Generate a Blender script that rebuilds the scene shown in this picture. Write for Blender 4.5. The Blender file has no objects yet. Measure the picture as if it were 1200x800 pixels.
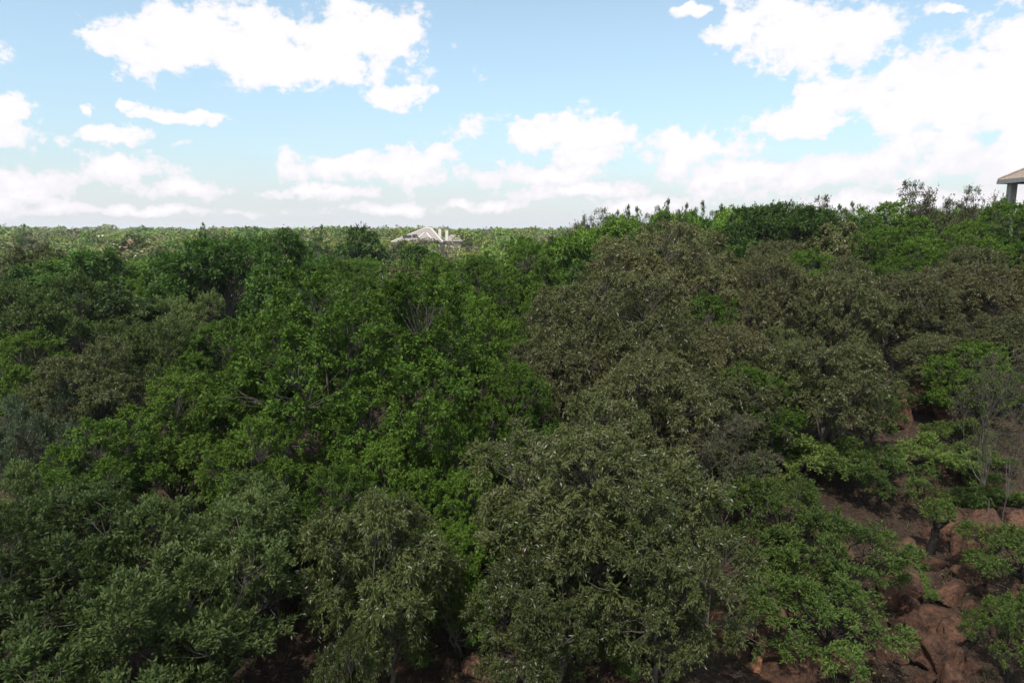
import bpy, math, random
import numpy as np
from mathutils import Vector, Matrix

SC = bpy.context.scene
COL = SC.collection
rad = math.radians

# ------------------------------------------------------------------ camera
CAMZ = 9.0
PITCH = math.atan(131 / 800)
cam_d = bpy.data.cameras.new('camera')
cam_d.sensor_width = 36.0
cam_d.lens = 24.0
cam_d.clip_start = 0.1
cam_d.clip_end = 20000
cam = bpy.data.objects.new('camera', cam_d)
cam.location = (0, 0, CAMZ)
cam.rotation_euler = (math.pi / 2 - PITCH, 0, 0)
COL.objects.link(cam)
SC.camera = cam

# ------------------------------------------------------------------ light
SUN_EL, SUN_AZ = rad(58), rad(205)          # azimuth clockwise from +Y: behind the viewer, to the left
SUND = Vector((math.sin(SUN_AZ) * math.cos(SUN_EL), math.cos(SUN_AZ) * math.cos(SUN_EL), math.sin(SUN_EL)))
sun_d = bpy.data.lights.new('sun', 'SUN')
sun_d.energy = 3.6
sun_d.angle = rad(0.53)
sun_d.color = (1.0, 0.95, 0.86)
sun = bpy.data.objects.new('sun', sun_d)
sun.rotation_euler = SUND.to_track_quat('Z', 'Y').to_euler()
COL.objects.link(sun)

SC.view_settings.view_transform = 'Standard'
SC.view_settings.look = 'None'
SC.view_settings.gamma = 1.0
SC.view_settings.exposure = 1.42
SC.view_settings.use_curve_mapping = False
cy = SC.cycles
cy.max_bounces = 5
cy.diffuse_bounces = 3
cy.glossy_bounces = 2
cy.transmission_bounces = 3
cy.transparent_max_bounces = 6
cy.volume_bounces = 0
cy.caustics_reflective = False
cy.caustics_refractive = False
cy.use_denoising = True
try:
    cy.denoiser = 'OPENIMAGEDENOISE'
    cy.denoising_input_passes = 'RGB_ALBEDO_NORMAL'
    cy.denoising_prefilter = 'ACCURATE'
except Exception:
    pass
SKY_STRENGTH = 0.10
CLOUD_T = 0.52          # how much light one skin of the shading cloud lets straight through


def pix_dir(px, py):
    u = (px - 600) / 800
    v = (400 - py) / 800
    return Vector((u, math.cos(PITCH) + v * math.sin(PITCH), -math.sin(PITCH) + v * math.cos(PITCH)))


class NT:
    """small helper for building node trees"""
    def __init__(self, tree):
        self.t = tree

    def n(self, kind, **kw):
        nd = self.t.nodes.new(kind)
        for k, v in kw.items():
            setattr(nd, k, v)
        return nd

    def put(self, sock, v):
        if isinstance(v, bpy.types.NodeSocket):
            self.t.links.new(v, sock)
        elif v is not None:
            sock.default_value = v

    def m(self, op, a=None, b=None, c=None, clamp=False):
        nd = self.n('ShaderNodeMath', operation=op, use_clamp=clamp)
        for i, v in enumerate((a, b, c)):
            self.put(nd.inputs[i], v)
        return nd.outputs[0]

    def v(self, op, a=None, b=None, c=None):
        nd = self.n('ShaderNodeVectorMath', operation=op)
        for i, v in enumerate((a, b, c)):
            self.put(nd.inputs[i], v)
        return nd.outputs['Value'] if op in ('LENGTH', 'DOT_PRODUCT', 'DISTANCE') else nd.outputs[0]

    def noise(self, vec, scale, detail=4, rough=0.55, dist=0.0, color=False):
        nd = self.n('ShaderNodeTexNoise')
        self.put(nd.inputs['Vector'], vec)
        nd.inputs['Scale'].default_value = scale
        nd.inputs['Detail'].default_value = detail
        nd.inputs['Roughness'].default_value = rough
        nd.inputs['Distortion'].default_value = dist
        return nd.outputs['Color' if color else 'Fac']

    def step(self, x, lo, hi):
        nd = self.n('ShaderNodeMapRange', interpolation_type='SMOOTHSTEP')
        self.put(nd.inputs['Value'], x)
        nd.inputs['From Min'].default_value = lo
        nd.inputs['From Max'].default_value = hi
        return nd.outputs[0]

    def mix(self, f, a, b, blend='MIX'):
        nd = self.n('ShaderNodeMix', data_type='RGBA', blend_type=blend)
        self.put(nd.inputs[0], f)
        self.put(nd.inputs[6], a)
        self.put(nd.inputs[7], b)
        return nd.outputs[2]

    def ramp(self, f, stops):
        nd = self.n('ShaderNodeValToRGB')
        self.put(nd.inputs[0], f)
        e = nd.color_ramp.elements
        while len(e) < len(stops):
            e.new(0.5)
        for i, (p, c) in enumerate(stops):
            e[i].position = p
            e[i].color = (*c, 1)
        return nd.outputs[0]


def build_world():
    w = bpy.data.worlds.new('World')
    SC.world = w
    w.use_nodes = True
    t = w.node_tree
    t.nodes.clear()
    h = NT(t)
    sky = h.n('ShaderNodeTexSky', sky_type='NISHITA')
    sky.sun_disc = False
    sky.sun_elevation = SUN_EL
    sky.sun_rotation = SUN_AZ
    sky.altitude = 1300
    sky.air_density = 1.0
    sky.dust_density = 1.4
    sky.ozone_density = 1.0
    co = h.n('ShaderNodeTexCoord').outputs['Generated']
    sep = h.n('ShaderNodeSeparateXYZ')
    h.put(sep.inputs[0], co)
    az = h.m('ARCTAN2', sep.outputs[0], sep.outputs[1])
    el = h.m('ARCSINE', sep.outputs[2])
    cmb = h.n('ShaderNodeCombineXYZ')
    h.put(cmb.inputs[0], az)
    h.put(cmb.inputs[1], el)
    ae = cmb.outputs[0]
    # gentle warp so that outlines billow
    wn = h.v('SUBTRACT', h.noise(co, 7.0, 3, 0.55, color=True), (0.5, 0.5, 0.5))
    ae_w = h.v('MULTIPLY_ADD', wn, (0.055, 0.045, 0.0), ae)
    wn2 = h.v('SUBTRACT', h.noise(co, 26.0, 5, 0.65, color=True), (0.5, 0.5, 0.5))
    ae_w = h.v('MULTIPLY_ADD', wn2, (0.060, 0.034, 0.0), ae_w)
    # cumulus heaps: direction (seen from the lookout) and angular half size in milliradians
    heaps = [(255, 48, 100, 50), (410, 44, 96, 44), (335, 74, 165, 30), (150, 52, 44, 18), (470, 108, 36, 13),
             (220, 134, 48, 10), (132, 160, 62, 14), (150, 200, 70, 22), (40, 216, 70, 22), (230, 222, 52, 17), (150, 250, 200, 8),
             (440, 196, 125, 22), (492, 186, 52, 18), (380, 226, 90, 11), (455, 246, 60, 10), (560, 240, 40, 9),
             (650, 155, 92, 28), (690, 182, 46, 18), (640, 202, 95, 16), (690, 222, 100, 14), (760, 240, 90, 14),
             (830, 176, 82, 28), (880, 205, 125, 26), (948, 42, 100, 40), (942, 146, 60, 18), (955, 106, 26, 18),
             (1100, 105, 150, 66), (1170, 78, 90, 56), (1010, 200, 140, 28), (1110, 178, 130, 34), (1060, 236, 200, 16), (1220, 150, 100, 90),
             (816, 16, 24, 7), (1120, 13, 22, 7), (2, 124, 26, 16), (95, 126, 16, 9), (150, 118, 14, 7),
             (-140, 150, 130, 40), (-120, 236, 170, 26), (1340, 220, 150, 40), (-60, 40, 50, 22)]
    F = None
    for (px, py, hw, hh) in heaps:
        d = pix_dir(px, py).normalized()
        a0, e0 = math.atan2(d.x, d.y), math.asin(d.z)
        sx, sy = 1.08 * 800 / hw * (0.85 if abs(px - 600) < 400 else 1.1), 1.08 * 800 / hh
        q = h.v('LENGTH', h.v('MULTIPLY_ADD', ae_w, (sx, sy, 0), (-a0 * sx, -e0 * sy, 0)))
        f = h.m('SUBTRACT', 1.0, q)
        F = f if F is None else h.m('SMOOTH_MAX', F, f, 0.12)
    # the same kind of scattered cumulus over the rest of the sky
    zc = h.m('MAXIMUM', sep.outputs[2], 0.06)
    inv = h.m('DIVIDE', 1.0, h.m('ADD', zc, 0.12))
    pl = h.v('MULTIPLY', co, None)
    t.links.new(inv, pl.node.inputs[1])
    big = h.noise(pl, 1.7, 2, 0.5)
    G = h.m('MULTIPLY', h.m('SUBTRACT', big, 0.50), 7.0)
    away = h.m('MAXIMUM', h.step(h.m('ABSOLUTE', az), 0.72, 0.95), h.step(el, 0.32, 0.45))
    F = h.m('MAXIMUM', F, h.m('SUBTRACT', G, h.m('MULTIPLY', h.m('SUBTRACT', 1.0, away), 4.0)))
    det = h.m('ADD', h.m('MULTIPLY', h.noise(h.v('MULTIPLY', co, (1, 1, 1.4)), 12.0, 8, 0.6, 0.1), 0.55), h.m('MULTIPLY', h.noise(h.v('MULTIPLY', co, (1, 1, 1.3)), 30.0, 7, 0.6, 0.2), 0.45))
    det = h.m('MULTIPLY', h.m('SUBTRACT', det, 0.51), 4.4)
    Ff = h.m('ADD', F, det)
    mask = h.step(Ff, -0.02, 0.36)
    # thin veil of far cloud toward the horizon
    veil = h.m('MULTIPLY', h.step(el, 0.20, -0.01), h.m('MULTIPLY_ADD', h.noise(h.v('MULTIPLY', co, (1, 1, 4)), 6.0, 5, 0.6), 0.9, 0.25))
    veil = h.m('MULTIPLY_ADD', veil, 0.6, 0.16, clamp=True)
    body = h.step(Ff, 0.25, 1.3)
    sh = h.noise(h.v('ADD', co, (0.0, 0.0, 0.02)), 16.0, 6, 0.6)
    body = h.m('MULTIPLY', body, h.step(sh, 0.25, 0.62))
    ccol = h.mix(body, (3.7, 3.66, 3.78, 1), (4.9, 4.86, 4.84, 1))
    lowc = h.mix(h.step(el, 0.14, 0.02), (1, 1, 1, 1), (0.95, 0.93, 0.94, 1))
    ccol = h.mix(1.0, ccol, lowc, 'MULTIPLY')
    base = h.mix(1.0, sky.outputs[0], SKYTINT, 'MULTIPLY')
    base = h.mix(h.step(el, 0.30, 0.0), base, h.mix(1.0, base, (0.62, 0.66, 0.72, 1), 'MULTIPLY'))
    base = h.mix(veil, base, (2.25, 2.5, 2.8, 1))
    base = h.mix(h.m('MULTIPLY', h.step(el, 0.11, -0.01), 0.85), base, (2.85, 2.9, 3.08, 1))
    out = h.mix(mask, base, ccol)
    bg = h.n('ShaderNodeBackground')
    h.put(bg.inputs[0], out)
    bg.inputs[1].default_value = SKY_STRENGTH
    o = h.n('ShaderNodeOutputWorld')
    t.links.new(bg.outputs[0], o.inputs[0])
    w.cycles.sampling_method = 'MANUAL'
    w.cycles.sample_map_resolution = 512


SKYTINT = (1.0, 0.97, 0.80, 1)
build_world()


# ------------------------------------------------------------------ helpers
def new_mat(name):
    m = bpy.data.materials.new(name)
    m.use_nodes = True
    m.node_tree.nodes.clear()
    h = NT(m.node_tree)
    out = h.n('ShaderNodeOutputMaterial')
    return m, h, out


def principled(h, base, rough=0.7, spec=0.3, normal=None):
    p = h.n('ShaderNodeBsdfPrincipled')
    h.put(p.inputs['Base Color'], base)
    h.put(p.inputs['Roughness'], rough)
    p.inputs['Specular IOR Level'].default_value = spec
    if normal is not None:
        h.put(p.inputs['Normal'], normal)
    return p.outputs[0]


def bump(h, height, dist=0.02, strength=0.6):
    b = h.n('ShaderNodeBump')
    b.inputs['Strength'].default_value = strength
    b.inputs['Distance'].default_value = dist
    h.put(b.inputs['Height'], height)
    return b.outputs[0]


def leaf_mat(name, stops, rough=0.58, spec=0.2, trans=0.28, flecks=None):
    """stops: leaf colours young->old; per leaf and per spray variation comes from the mesh attribute"""
    m, h, out = new_mat(name)
    at = h.n('ShaderNodeAttribute', attribute_name='tint')
    s = h.n('ShaderNodeSeparateColor')
    h.put(s.inputs[0], at.outputs['Color'])
    rnd = h.n('ShaderNodeObjectInfo').outputs['Random']
    f = h.m('ADD', h.m('MULTIPLY', s.outputs[0], 0.5), h.m('MULTIPLY', s.outputs[1], 0.5))
    f = h.m('ADD', f, h.m('MULTIPLY', h.m('SUBTRACT', rnd, 0.5), 0.5), clamp=True)
    c = h.ramp(f, stops)
    if flecks:
        c = h.mix(h.m('GREATER_THAN', s.outputs[2], 1 - flecks[0]), c, (*flecks[1], 1))
    val = h.m('MULTIPLY_ADD', h.m('FRACT', h.m('MULTIPLY', rnd, 7.13)), 0.48, 0.76)
    hs = h.n('ShaderNodeHueSaturation')
    h.put(hs.inputs['Color'], c)
    h.put(hs.inputs['Value'], val)
    p = principled(h, hs.outputs[0], rough, spec)
    tr = h.n('ShaderNodeBsdfTranslucent')
    tc = h.mix(1.0, hs.outputs[0], (1.15, 1.25, 0.7, 1), 'MULTIPLY')
    h.put(tr.inputs[0], tc)
    mx = h.n('ShaderNodeMixShader')
    mx.inputs[0].default_value = trans
    m.node_tree.links.new(p, mx.inputs[1])
    m.node_tree.links.new(tr.outputs[0], mx.inputs[2])
    m.node_tree.links.new(mx.outputs[0], out.inputs[0])
    return m


def bark_mat(name, c0, c1):
    m, h, out = new_mat(name)
    co = h.n('ShaderNodeTexCoord').outputs['Object']
    n = h.noise(h.v('MULTIPLY', co, (6, 6, 1.6)), 3.0, 5, 0.65)
    c = h.ramp(n, [(0.3, c0), (0.7, c1)])
    m.node_tree.links.new(principled(h, c, 0.9, 0.15, bump(h, n, 0.03, 0.8)), out.inputs[0])
    return m


def link(o, parent=None):
    COL.objects.link(o)
    if parent is not None:
        o.parent = parent
    return o


def tag(o, label, cat, group=None, kind=None):
    if label:
        o['label'] = label
    if cat:
        o['category'] = cat
    if group:
        o['group'] = group
    if kind:
        o['kind'] = kind
    return o


def mesh_np(name, V, Fq, mat=None, tint=None, smooth=False):
    """V (n,3) float, Fq (m,k) int: faces all with k corners"""
    me = bpy.data.meshes.new(name)
    V = np.ascontiguousarray(V, dtype=np.float32)
    Fq = np.ascontiguousarray(Fq, dtype=np.int32)
    k = Fq.shape[1]
    me.vertices.add(len(V))
    me.vertices.foreach_set('co', V.ravel())
    me.loops.add(Fq.size)
    me.loops.foreach_set('vertex_index', Fq.ravel())
    me.polygons.add(len(Fq))
    me.polygons.foreach_set('loop_start', np.arange(0, Fq.size, k, dtype=np.int32))
    if smooth:
        me.polygons.foreach_set('use_smooth', np.ones(len(Fq), dtype=bool))
    if tint is not None:
        a = me.attributes.new('tint', 'FLOAT_COLOR', 'FACE')
        t4 = np.ones((len(Fq), 4), dtype=np.float32)
        t4[:, :3] = tint
        a.data.foreach_set('color', t4.ravel())
    me.update(calc_edges=True)
    if mat is not None:
        me.materials.append(mat)
    return me


def unit(a):
    return a / np.maximum(np.linalg.norm(a, axis=-1, keepdims=True), 1e-9)


def leaf_arrays(P, D, N, L, W, fold=0.18):
    D = unit(D)
    N = unit(N - D * np.sum(N * D, axis=1, keepdims=True))
    S = np.cross(D, N)
    L = L[:, None]
    W = W[:, None]
    mid = P + D * L * 0.46
    V = np.stack([P, mid + S * W * 0.5 + N * W * fold, P + D * L - N * L * 0.08, mid - S * W * 0.5 + N * W * fold], axis=1)
    return V.reshape(-1, 3)


def tubes(paths):
    """paths: list of (pts (n,3), radii (n,), sides) -> V, F (quads)"""
    Vs, Fs, off = [], [], 0
    for pts, r, k in paths:
        pts = np.asarray(pts, float)
        n = len(pts)
        tan = unit(np.gradient(pts, axis=0))
        ref = np.where(np.abs(tan[:, 2:3]) < 0.9, np.array([[0, 0, 1.0]]), np.array([[1.0, 0, 0]]))
        a = unit(np.cross(tan, ref))
        b = np.cross(tan, a)
        th = np.linspace(0, 2 * np.pi, k, endpoint=False)
        ring = a[:, None, :] * np.cos(th)[None, :, None] + b[:, None, :] * np.sin(th)[None, :, None]
        V = pts[:, None, :] + ring * np.asarray(r)[:, None, None]
        Vs.append(V.reshape(-1, 3))
        i = np.arange(n - 1)[:, None] * k
        j = np.arange(k)[None, :]
        j2 = (j + 1) % k
        F = np.stack([i + j, i + j2, i + k + j2, i + k + j], axis=-1).reshape(-1, 4) + off
        Fs.append(F)
        off += n * k
    return np.concatenate(Vs), np.concatenate(Fs)


def bent(p0, p1, n, rng, bow=0.12, up=0.0):
    """a crooked path from p0 to p1"""
    p0, p1 = np.asarray(p0, float), np.asarray(p1, float)
    d = np.linalg.norm(p1 - p0)
    t = np.linspace(0, 1, n)[:, None]
    off = rng.normal(size=3) * bow * d
    off[2] += up * d
    pts = p0 + (p1 - p0) * t + off * (4 * t * (1 - t))
    jit = rng.normal(size=(n, 3)) * d * 0.022
    jit[0] = jit[-1] = 0
    return pts + jit


# ------------------------------------------------------------------ terrain
_rt = np.random.default_rng(11)
_waves = [(_rt.normal(size=2) * f, _rt.uniform(0, 6.28), a) for f, a in
          ((0.08, 0.5), (0.1, 0.4), (0.22, 0.22), (0.3, 0.18), (0.6, 0.1), (0.9, 0.07), (1.6, 0.05), (2.4, 0.035), (3.5, 0.025))]


def sstep(x, a, b):
    t = np.clip((x - a) / (b - a), 0, 1)
    return t * t * (3 - 2 * t)


def ground(x, y):
    x = np.asarray(x, float)
    y = np.asarray(y, float)
    d = np.hypot(x, y)
    S = sstep(x, -2, 13)
    right = 0.078 * np.clip(y - 9, -12, 58) + 0.02 * np.clip(x - 10, 0, 60)
    left = 0.028 * np.clip(y - 10, -20, 50) - 0.2 * sstep(-x, 2, 20)
    near = S * right + (1 - S) * left
    fy = np.interp(y, [-400, 60, 95, 190, 420, 900, 6000], [0, 1.2, -1.8, 2.6, 4.4, 3.5, 0])
    k = sstep(y, 62, 96)
    z = near * (1 - k) + fy * k
    z = z + sstep(y, 90, 160) * np.clip((1500 - d) / 700, 0, 1) * (0.9 * np.sin(x * 0.045 + 0.6) * np.sin(y * 0.021 + 1.0) + 0.6 * np.sin(x * 0.11 + y * 0.03))
    for kv, ph, a in _waves:
        z = z + a * np.sin(kv[0] * x + kv[1] * y + ph) * np.clip(1.5 - d / 200, 0.0, 1)
    return z


def gz(x, y):
    return float(ground(x, y))


def at_depth(px, py, dist):
    d = pix_dir(px, py)
    s = dist / d.y
    return Vector((d.x * s, dist, CAMZ + d.z * s))


def on_ground(px, py):
    d = pix_dir(px, py)
    t = 2.0
    while t < 400:
        p = d * t
        if CAMZ + p.z <= gz(p.x, p.y):
            break
        t += 0.05
    return Vector((p.x, p.y, gz(p.x, p.y)))


def build_ground():
    xs = np.concatenate([-np.geomspace(8000, 40, 26), np.linspace(-38, -12, 40), np.linspace(-11.7, 24, 170), np.linspace(24.6, 60, 44), np.geomspace(62, 8000, 26)])
    ys = np.concatenate([np.linspace(-200, 2, 20), np.linspace(3, 36, 165), np.linspace(36.6, 100, 80), np.geomspace(102, 9000, 50)])
    X, Y = np.meshgrid(xs, ys)
    Z = ground(X, Y)
    V = np.stack([X, Y, Z], -1).reshape(-1, 3)
    nx, ny = len(xs), len(ys)
    i = np.arange(ny - 1)[:, None] * nx + np.arange(nx - 1)[None, :]
    F = np.stack([i, i + 1, i + nx + 1, i + nx], -1).reshape(-1, 4)
    m, h, out = new_mat('red_earth')
    co = h.n('ShaderNodeTexCoord').outputs['Object']
    n1 = h.noise(co, 0.45, 5, 0.6)
    n2 = h.noise(co, 7.0, 6, 0.7)
    n3 = h.noise(co, 45.0, 3, 0.7)
    c = h.ramp(h.m('ADD', h.m('MULTIPLY', n1, 0.5), h.m('MULTIPLY', n2, 0.5)),
               [(0.38, (0.028, 0.021, 0.016)), (0.5, (0.062, 0.042, 0.030)), (0.60, (0.105, 0.070, 0.050))])
    c = h.mix(h.step(n3, 0.55, 0.7), c, (0.13, 0.105, 0.08, 1))
    m.node_tree.links.new(principled(h, c, 0.95, 0.1, bump(h, h.m('ADD', n2, n3), 0.06, 0.9)), out.inputs[0])
    o = link(bpy.data.objects.new('ground', mesh_np('ground', V, F, m, smooth=True)))
    o['kind'] = 'structure'


build_ground()

# ------------------------------------------------------------------ foliage materials
M = {}
M['green'] = leaf_mat('fresh_green_leaf', [(0.0, (0.042, 0.082, 0.010)), (0.5, (0.090, 0.162, 0.019)), (1.0, (0.145, 0.225, 0.032))])
M['deep'] = leaf_mat('deep_green_leaf', [(0.0, (0.026, 0.056, 0.011)), (0.5, (0.052, 0.105, 0.018)), (1.0, (0.085, 0.145, 0.030))])
M['brown'] = leaf_mat('olive_brown_leaf', [(0.0, (0.044, 0.058, 0.018)), (0.45, (0.090, 0.098, 0.034)), (0.8, (0.126, 0.124, 0.050)), (1.0, (0.160, 0.142, 0.066))],
                      rough=0.55, spec=0.22, trans=0.2, flecks=(0.02, (0.30, 0.27, 0.21)))
M['olive'] = leaf_mat('olive_green_leaf', [(0.0, (0.038, 0.056, 0.012)), (0.5, (0.080, 0.100, 0.028)), (1.0, (0.130, 0.136, 0.052))],
                      rough=0.55, spec=0.22, trans=0.22, flecks=(0.022, (0.30, 0.295, 0.24)))
M['grey'] = leaf_mat('grey_green_leaf', [(0.0, (0.042, 0.068, 0.017)), (0.5, (0.090, 0.128, 0.036)), (1.0, (0.150, 0.190, 0.066))], rough=0.55, spec=0.22)
M['silver'] = leaf_mat('silver_leaf', [(0.0, (0.055, 0.078, 0.040)), (0.5, (0.105, 0.135, 0.078)), (1.0, (0.165, 0.195, 0.125))], rough=0.55)
M['fern'] = leaf_mat('shrub_leaf', [(0.0, (0.044, 0.074, 0.016)), (0.5, (0.092, 0.140, 0.030)), (1.0, (0.155, 0.205, 0.048))])
M['yellow'] = leaf_mat('yellow_green_leaf', [(0.0, (0.055, 0.085, 0.016)), (0.5, (0.105, 0.135, 0.028)), (1.0, (0.16, 0.18, 0.040))])
M['dry'] = leaf_mat('dry_leaf', [(0.0, (0.05, 0.050, 0.026)), (0.5, (0.10, 0.096, 0.052)), (1.0, (0.15, 0.14, 0.085))])
B = {}
B['grey'] = bark_mat('grey_bark', (0.055, 0.046, 0.038), (0.17, 0.15, 0.125))
B['dark'] = bark_mat('dark_bark', (0.015, 0.013, 0.012), (0.05, 0.042, 0.036))
B['pale'] = bark_mat('pale_bark', (0.06, 0.054, 0.044), (0.16, 0.145, 0.118))

# ------------------------------------------------------------------ tree generator
PROTO = {}


def make_tree(key, H, W, leaf, bark, seed, crown_base=0.28, n_lobe=14, lobe=(0.15, 0.24), clump_r=0.5, n_clump=260, per_clump=180,
              leaf_len=0.11, leaf_w=0.05, droop=0.25, upright=0.0, nrm_up=1.0, flat=0.75, stems=1, r0=0.13, limbs=True, dome=0.6, bare=0.0, twig_geo=0, n_rand=0.55, n_out=0.35):
    rng = np.random.default_rng(seed)
    zb = H * crown_base
    R = W / 2
    # lobes of the crown
    lobes = []
    tries = 0
    while len(lobes) < n_lobe:
        best = None
        for _ in range(14):
            lr = W * rng.uniform(*lobe)
            v = unit(rng.normal(size=(1, 3)))[0]
            v[2] = abs(v[2]) * 1.1 - 0.25 if rng.random() < dome else v[2]
            rr = rng.random() ** 0.35
            c = np.array([v[0] * (R - lr * 0.8) * rr, v[1] * (R - lr * 0.8) * rr, 0])
            zmid = zb + (H - zb) * 0.42
            c[2] = zmid + v[2] * rr * ((H - zmid) - lr * flat if v[2] > 0 else (zmid - zb) - lr * flat * 0.5)
            q = min([np.linalg.norm((c - l[0]) / (l[1] + lr)) for l in lobes], default=9)
            if best is None or q > best[0]:
                best = (q, c, lr)
        lobes.append((best[1], best[2]))
    LC = np.array([l[0] for l in lobes])
    LR = np.array([l[1] for l in lobes])
    # sprays of leaves over the lobes
    C, O, LI = [], [], []
    wgt = LR ** 2 / np.sum(LR ** 2)
    while len(C) < n_clump:
        i = rng.choice(n_lobe, p=wgt)
        v = unit(rng.normal(size=(1, 3)))[0]
        if v[2] < -0.35 and rng.random() < 0.75:
            v[2] = -v[2]
        c = LC[i] + v * LR[i] * np.array([1, 1, flat]) * rng.uniform(0.72, 1.04)
        inside = np.linalg.norm((c - LC) / (LR[:, None] * np.array([1, 1, flat])), axis=1)
        inside[i] = 9
        if inside.min() < 0.80 and rng.random() < 0.9:
            continue
        if c[2] < zb * 0.7:
            continue
        C.append(c)
        O.append(unit((v * 0.9 + unit((c - np.array([0, 0, zb]))[None])[0] * 0.5 + np.array([0, 0, 0.25]))[None])[0])
        LI.append(i)
    C, O, LI = np.array(C), np.array(O), np.array(LI)
    nC = len(C)
    # leaves
    ntw = 8
    nl = per_clump // ntw
    cr = clump_r * rng.uniform(0.6, 1.2, size=nC)
    dirs = unit(O[:, None, :] * 0.75 + rng.normal(size=(nC, ntw, 3)) * 0.72 + np.array([0, 0, upright]))
    tl = cr[:, None] * rng.uniform(0.5, 1.2, size=(nC, ntw))
    start = C[:, None, :] - O[:, None, :] * cr[:, None, None] * 0.25
    t = rng.uniform(0.22, 1.0, size=(nC, ntw, nl)) ** 0.8
    sag = np.array([0, 0, -1.0]) * (droop * 0.6)
    P = start[:, :, None, :] + dirs[:, :, None, :] * (t * tl[:, :, None])[..., None] + sag * (t ** 2 * tl[:, :, None])[..., None]
    P = P + rng.normal(size=P.shape) * leaf_len * 0.28
    D = dirs[:, :, None, :] * 0.75 + rng.normal(size=P.shape) * 0.62 + np.array([0, 0, upright - droop])
    N = rng.normal(size=P.shape) * n_rand + np.array([0, 0, nrm_up]) + O[:, None, None, :] * n_out
    keep = (rng.random(P.shape[:3]) > bare)
    n = int(keep.sum())
    L = leaf_len * rng.uniform(0.65, 1.25, n)
    Wd = leaf_w * rng.uniform(0.75, 1.2, n)
    V = leaf_arrays(P[keep], D[keep], N[keep], L, Wd)
    tint = np.zeros((n, 3))
    ct = np.clip(rng.normal(0.5, 0.22, size=nC), 0, 1)
    tint[:, 0] = rng.random(n)
    tint[:, 1] = np.clip(np.broadcast_to(ct[:, None, None], keep.shape)[keep] * 0.8 + 0.25 * t[keep] - 0.05, 0, 1)
    fw_ = (3 * rng.random(nC) ** 2)[:, None, None] * np.where(t > 0.65, 1.7, 0.25) * (0.4 + 1.2 * np.clip(O[:, 2], 0, 1))[:, None, None]
    tint[:, 2] = rng.random(n) ** (1 / np.maximum(fw_[keep], 0.02))
    crown = mesh_np(key + '_crown', V, np.arange(4 * n).reshape(-1, 4), M[leaf], tint)
    # wood
    trunk_paths, limb_sets = [], []
    stem_tops = []
    fork_h = max(zb * 0.85, H * 0.14)
    for s in range(stems):
        a = rng.uniform(0, 6.28)
        sp = 0.0 if stems == 1 else W * 0.10
        b0 = np.array([math.cos(a), math.sin(a), 0]) * (0.0 if stems == 1 else r0 * 1.1)
        top = np.array([math.cos(a) * (sp + W * 0.03), math.sin(a) * (sp + W * 0.03), fork_h * rng.uniform(0.85, 1.2)])
        b0[2] = -0.35
        pth = bent(b0, top, 7, rng, 0.05)
        rs = r0 / math.sqrt(stems) * np.linspace(1.0, 0.72, 7)
        rs[0] *= 1.5
        rs[1] *= 1.12
        trunk_paths.append((pth, rs, 8))
        stem_tops.append((top, rs[-1]))
    for i in range(n_lobe):
        k = int(np.argmin([np.linalg.norm(LC[i][:2] - st[0][:2]) for st in stem_tops]))
        st, rs = stem_tops[k]
        nseg = 8
        pth = bent(st, LC[i], nseg, rng, 0.10, 0.06)
        rl = rs * (0.50 + 0.22 * rng.random())
        rads = np.linspace(rl, rl * 0.35, nseg)
        paths = [(pth, rads, 6 if limbs else 4)]
        idx = np.where(LI == i)[0]
        if limbs:
            for j in idx:
                q = int(np.clip(np.argmin(np.linalg.norm(pth - C[j], axis=1)) - 1, 2, nseg - 1))
                pp = bent(pth[q], C[j] + O[j] * cr[j] * 0.3, 5, rng, 0.10, 0.05)
                rb = min(rads[q] * 0.6, 0.028)
                paths.append((pp, np.linspace(rb, 0.005, 5), 4))
                for w in range(twig_geo):
                    e = start[j, 0] + dirs[j, w] * tl[j, w]
                    paths.append((bent(pp[3], e, 3, rng, 0.08), np.array([0.008, 0.006, 0.003]), 3))
        limb_sets.append(paths)
    limb_me = []
    if limbs:
        Vt, Ft = tubes(trunk_paths)
        for paths in limb_sets:
            Vl, Fl = tubes(paths)
            limb_me.append(mesh_np(key + '_limb', Vl, Fl, B[bark], smooth=True))
    else:
        Vt, Ft = tubes(trunk_paths + [p for ps in limb_sets for p in ps])
    trunk = mesh_np(key + '_trunk', Vt, Ft, B[bark], smooth=True)
    top = float(V[:, 2].max())
    wid = float(np.percentile(np.hypot(V[:, 0], V[:, 1]), 99)) * 2
    PROTO[key] = dict(crown=crown, trunk=trunk, limbs=limb_me, H=np.percentile(V[:, 2], 99.7), W=wid, n=n)


# near crowns, every leaf a face of its own
make_tree('green_a', 7.5, 8.0, 'green', 'grey', 1, 0.20, 26, (0.12, 0.19), 0.46, 440, 208, 0.10, 0.054, 0.15, stems=3, r0=0.16, flat=0.95)
make_tree('green_b', 6.5, 5.6, 'green', 'grey', 2, 0.18, 18, (0.13, 0.20), 0.42, 310, 200, 0.095, 0.050, 0.15, stems=2, r0=0.13, flat=0.95)
make_tree('brown_a', 7.0, 7.4, 'brown', 'grey', 3, 0.24, 18, (0.15, 0.23), 0.48, 420, 176, 0.125, 0.034, 0.62, nrm_up=0.7, stems=2, r0=0.17, flat=0.8)
make_tree('brown_b', 6.0, 5.4, 'brown', 'grey', 4, 0.22, 13, (0.17, 0.25), 0.44, 300, 176, 0.12, 0.033, 0.62, nrm_up=0.7, stems=2, r0=0.14, flat=0.8)
make_tree('olive_a', 5.0, 5.2, 'olive', 'grey', 5, 0.20, 19, (0.13, 0.20), 0.35, 400, 208, 0.088, 0.026, 0.45, nrm_up=0.8, stems=2, r0=0.12, flat=0.7)
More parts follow.
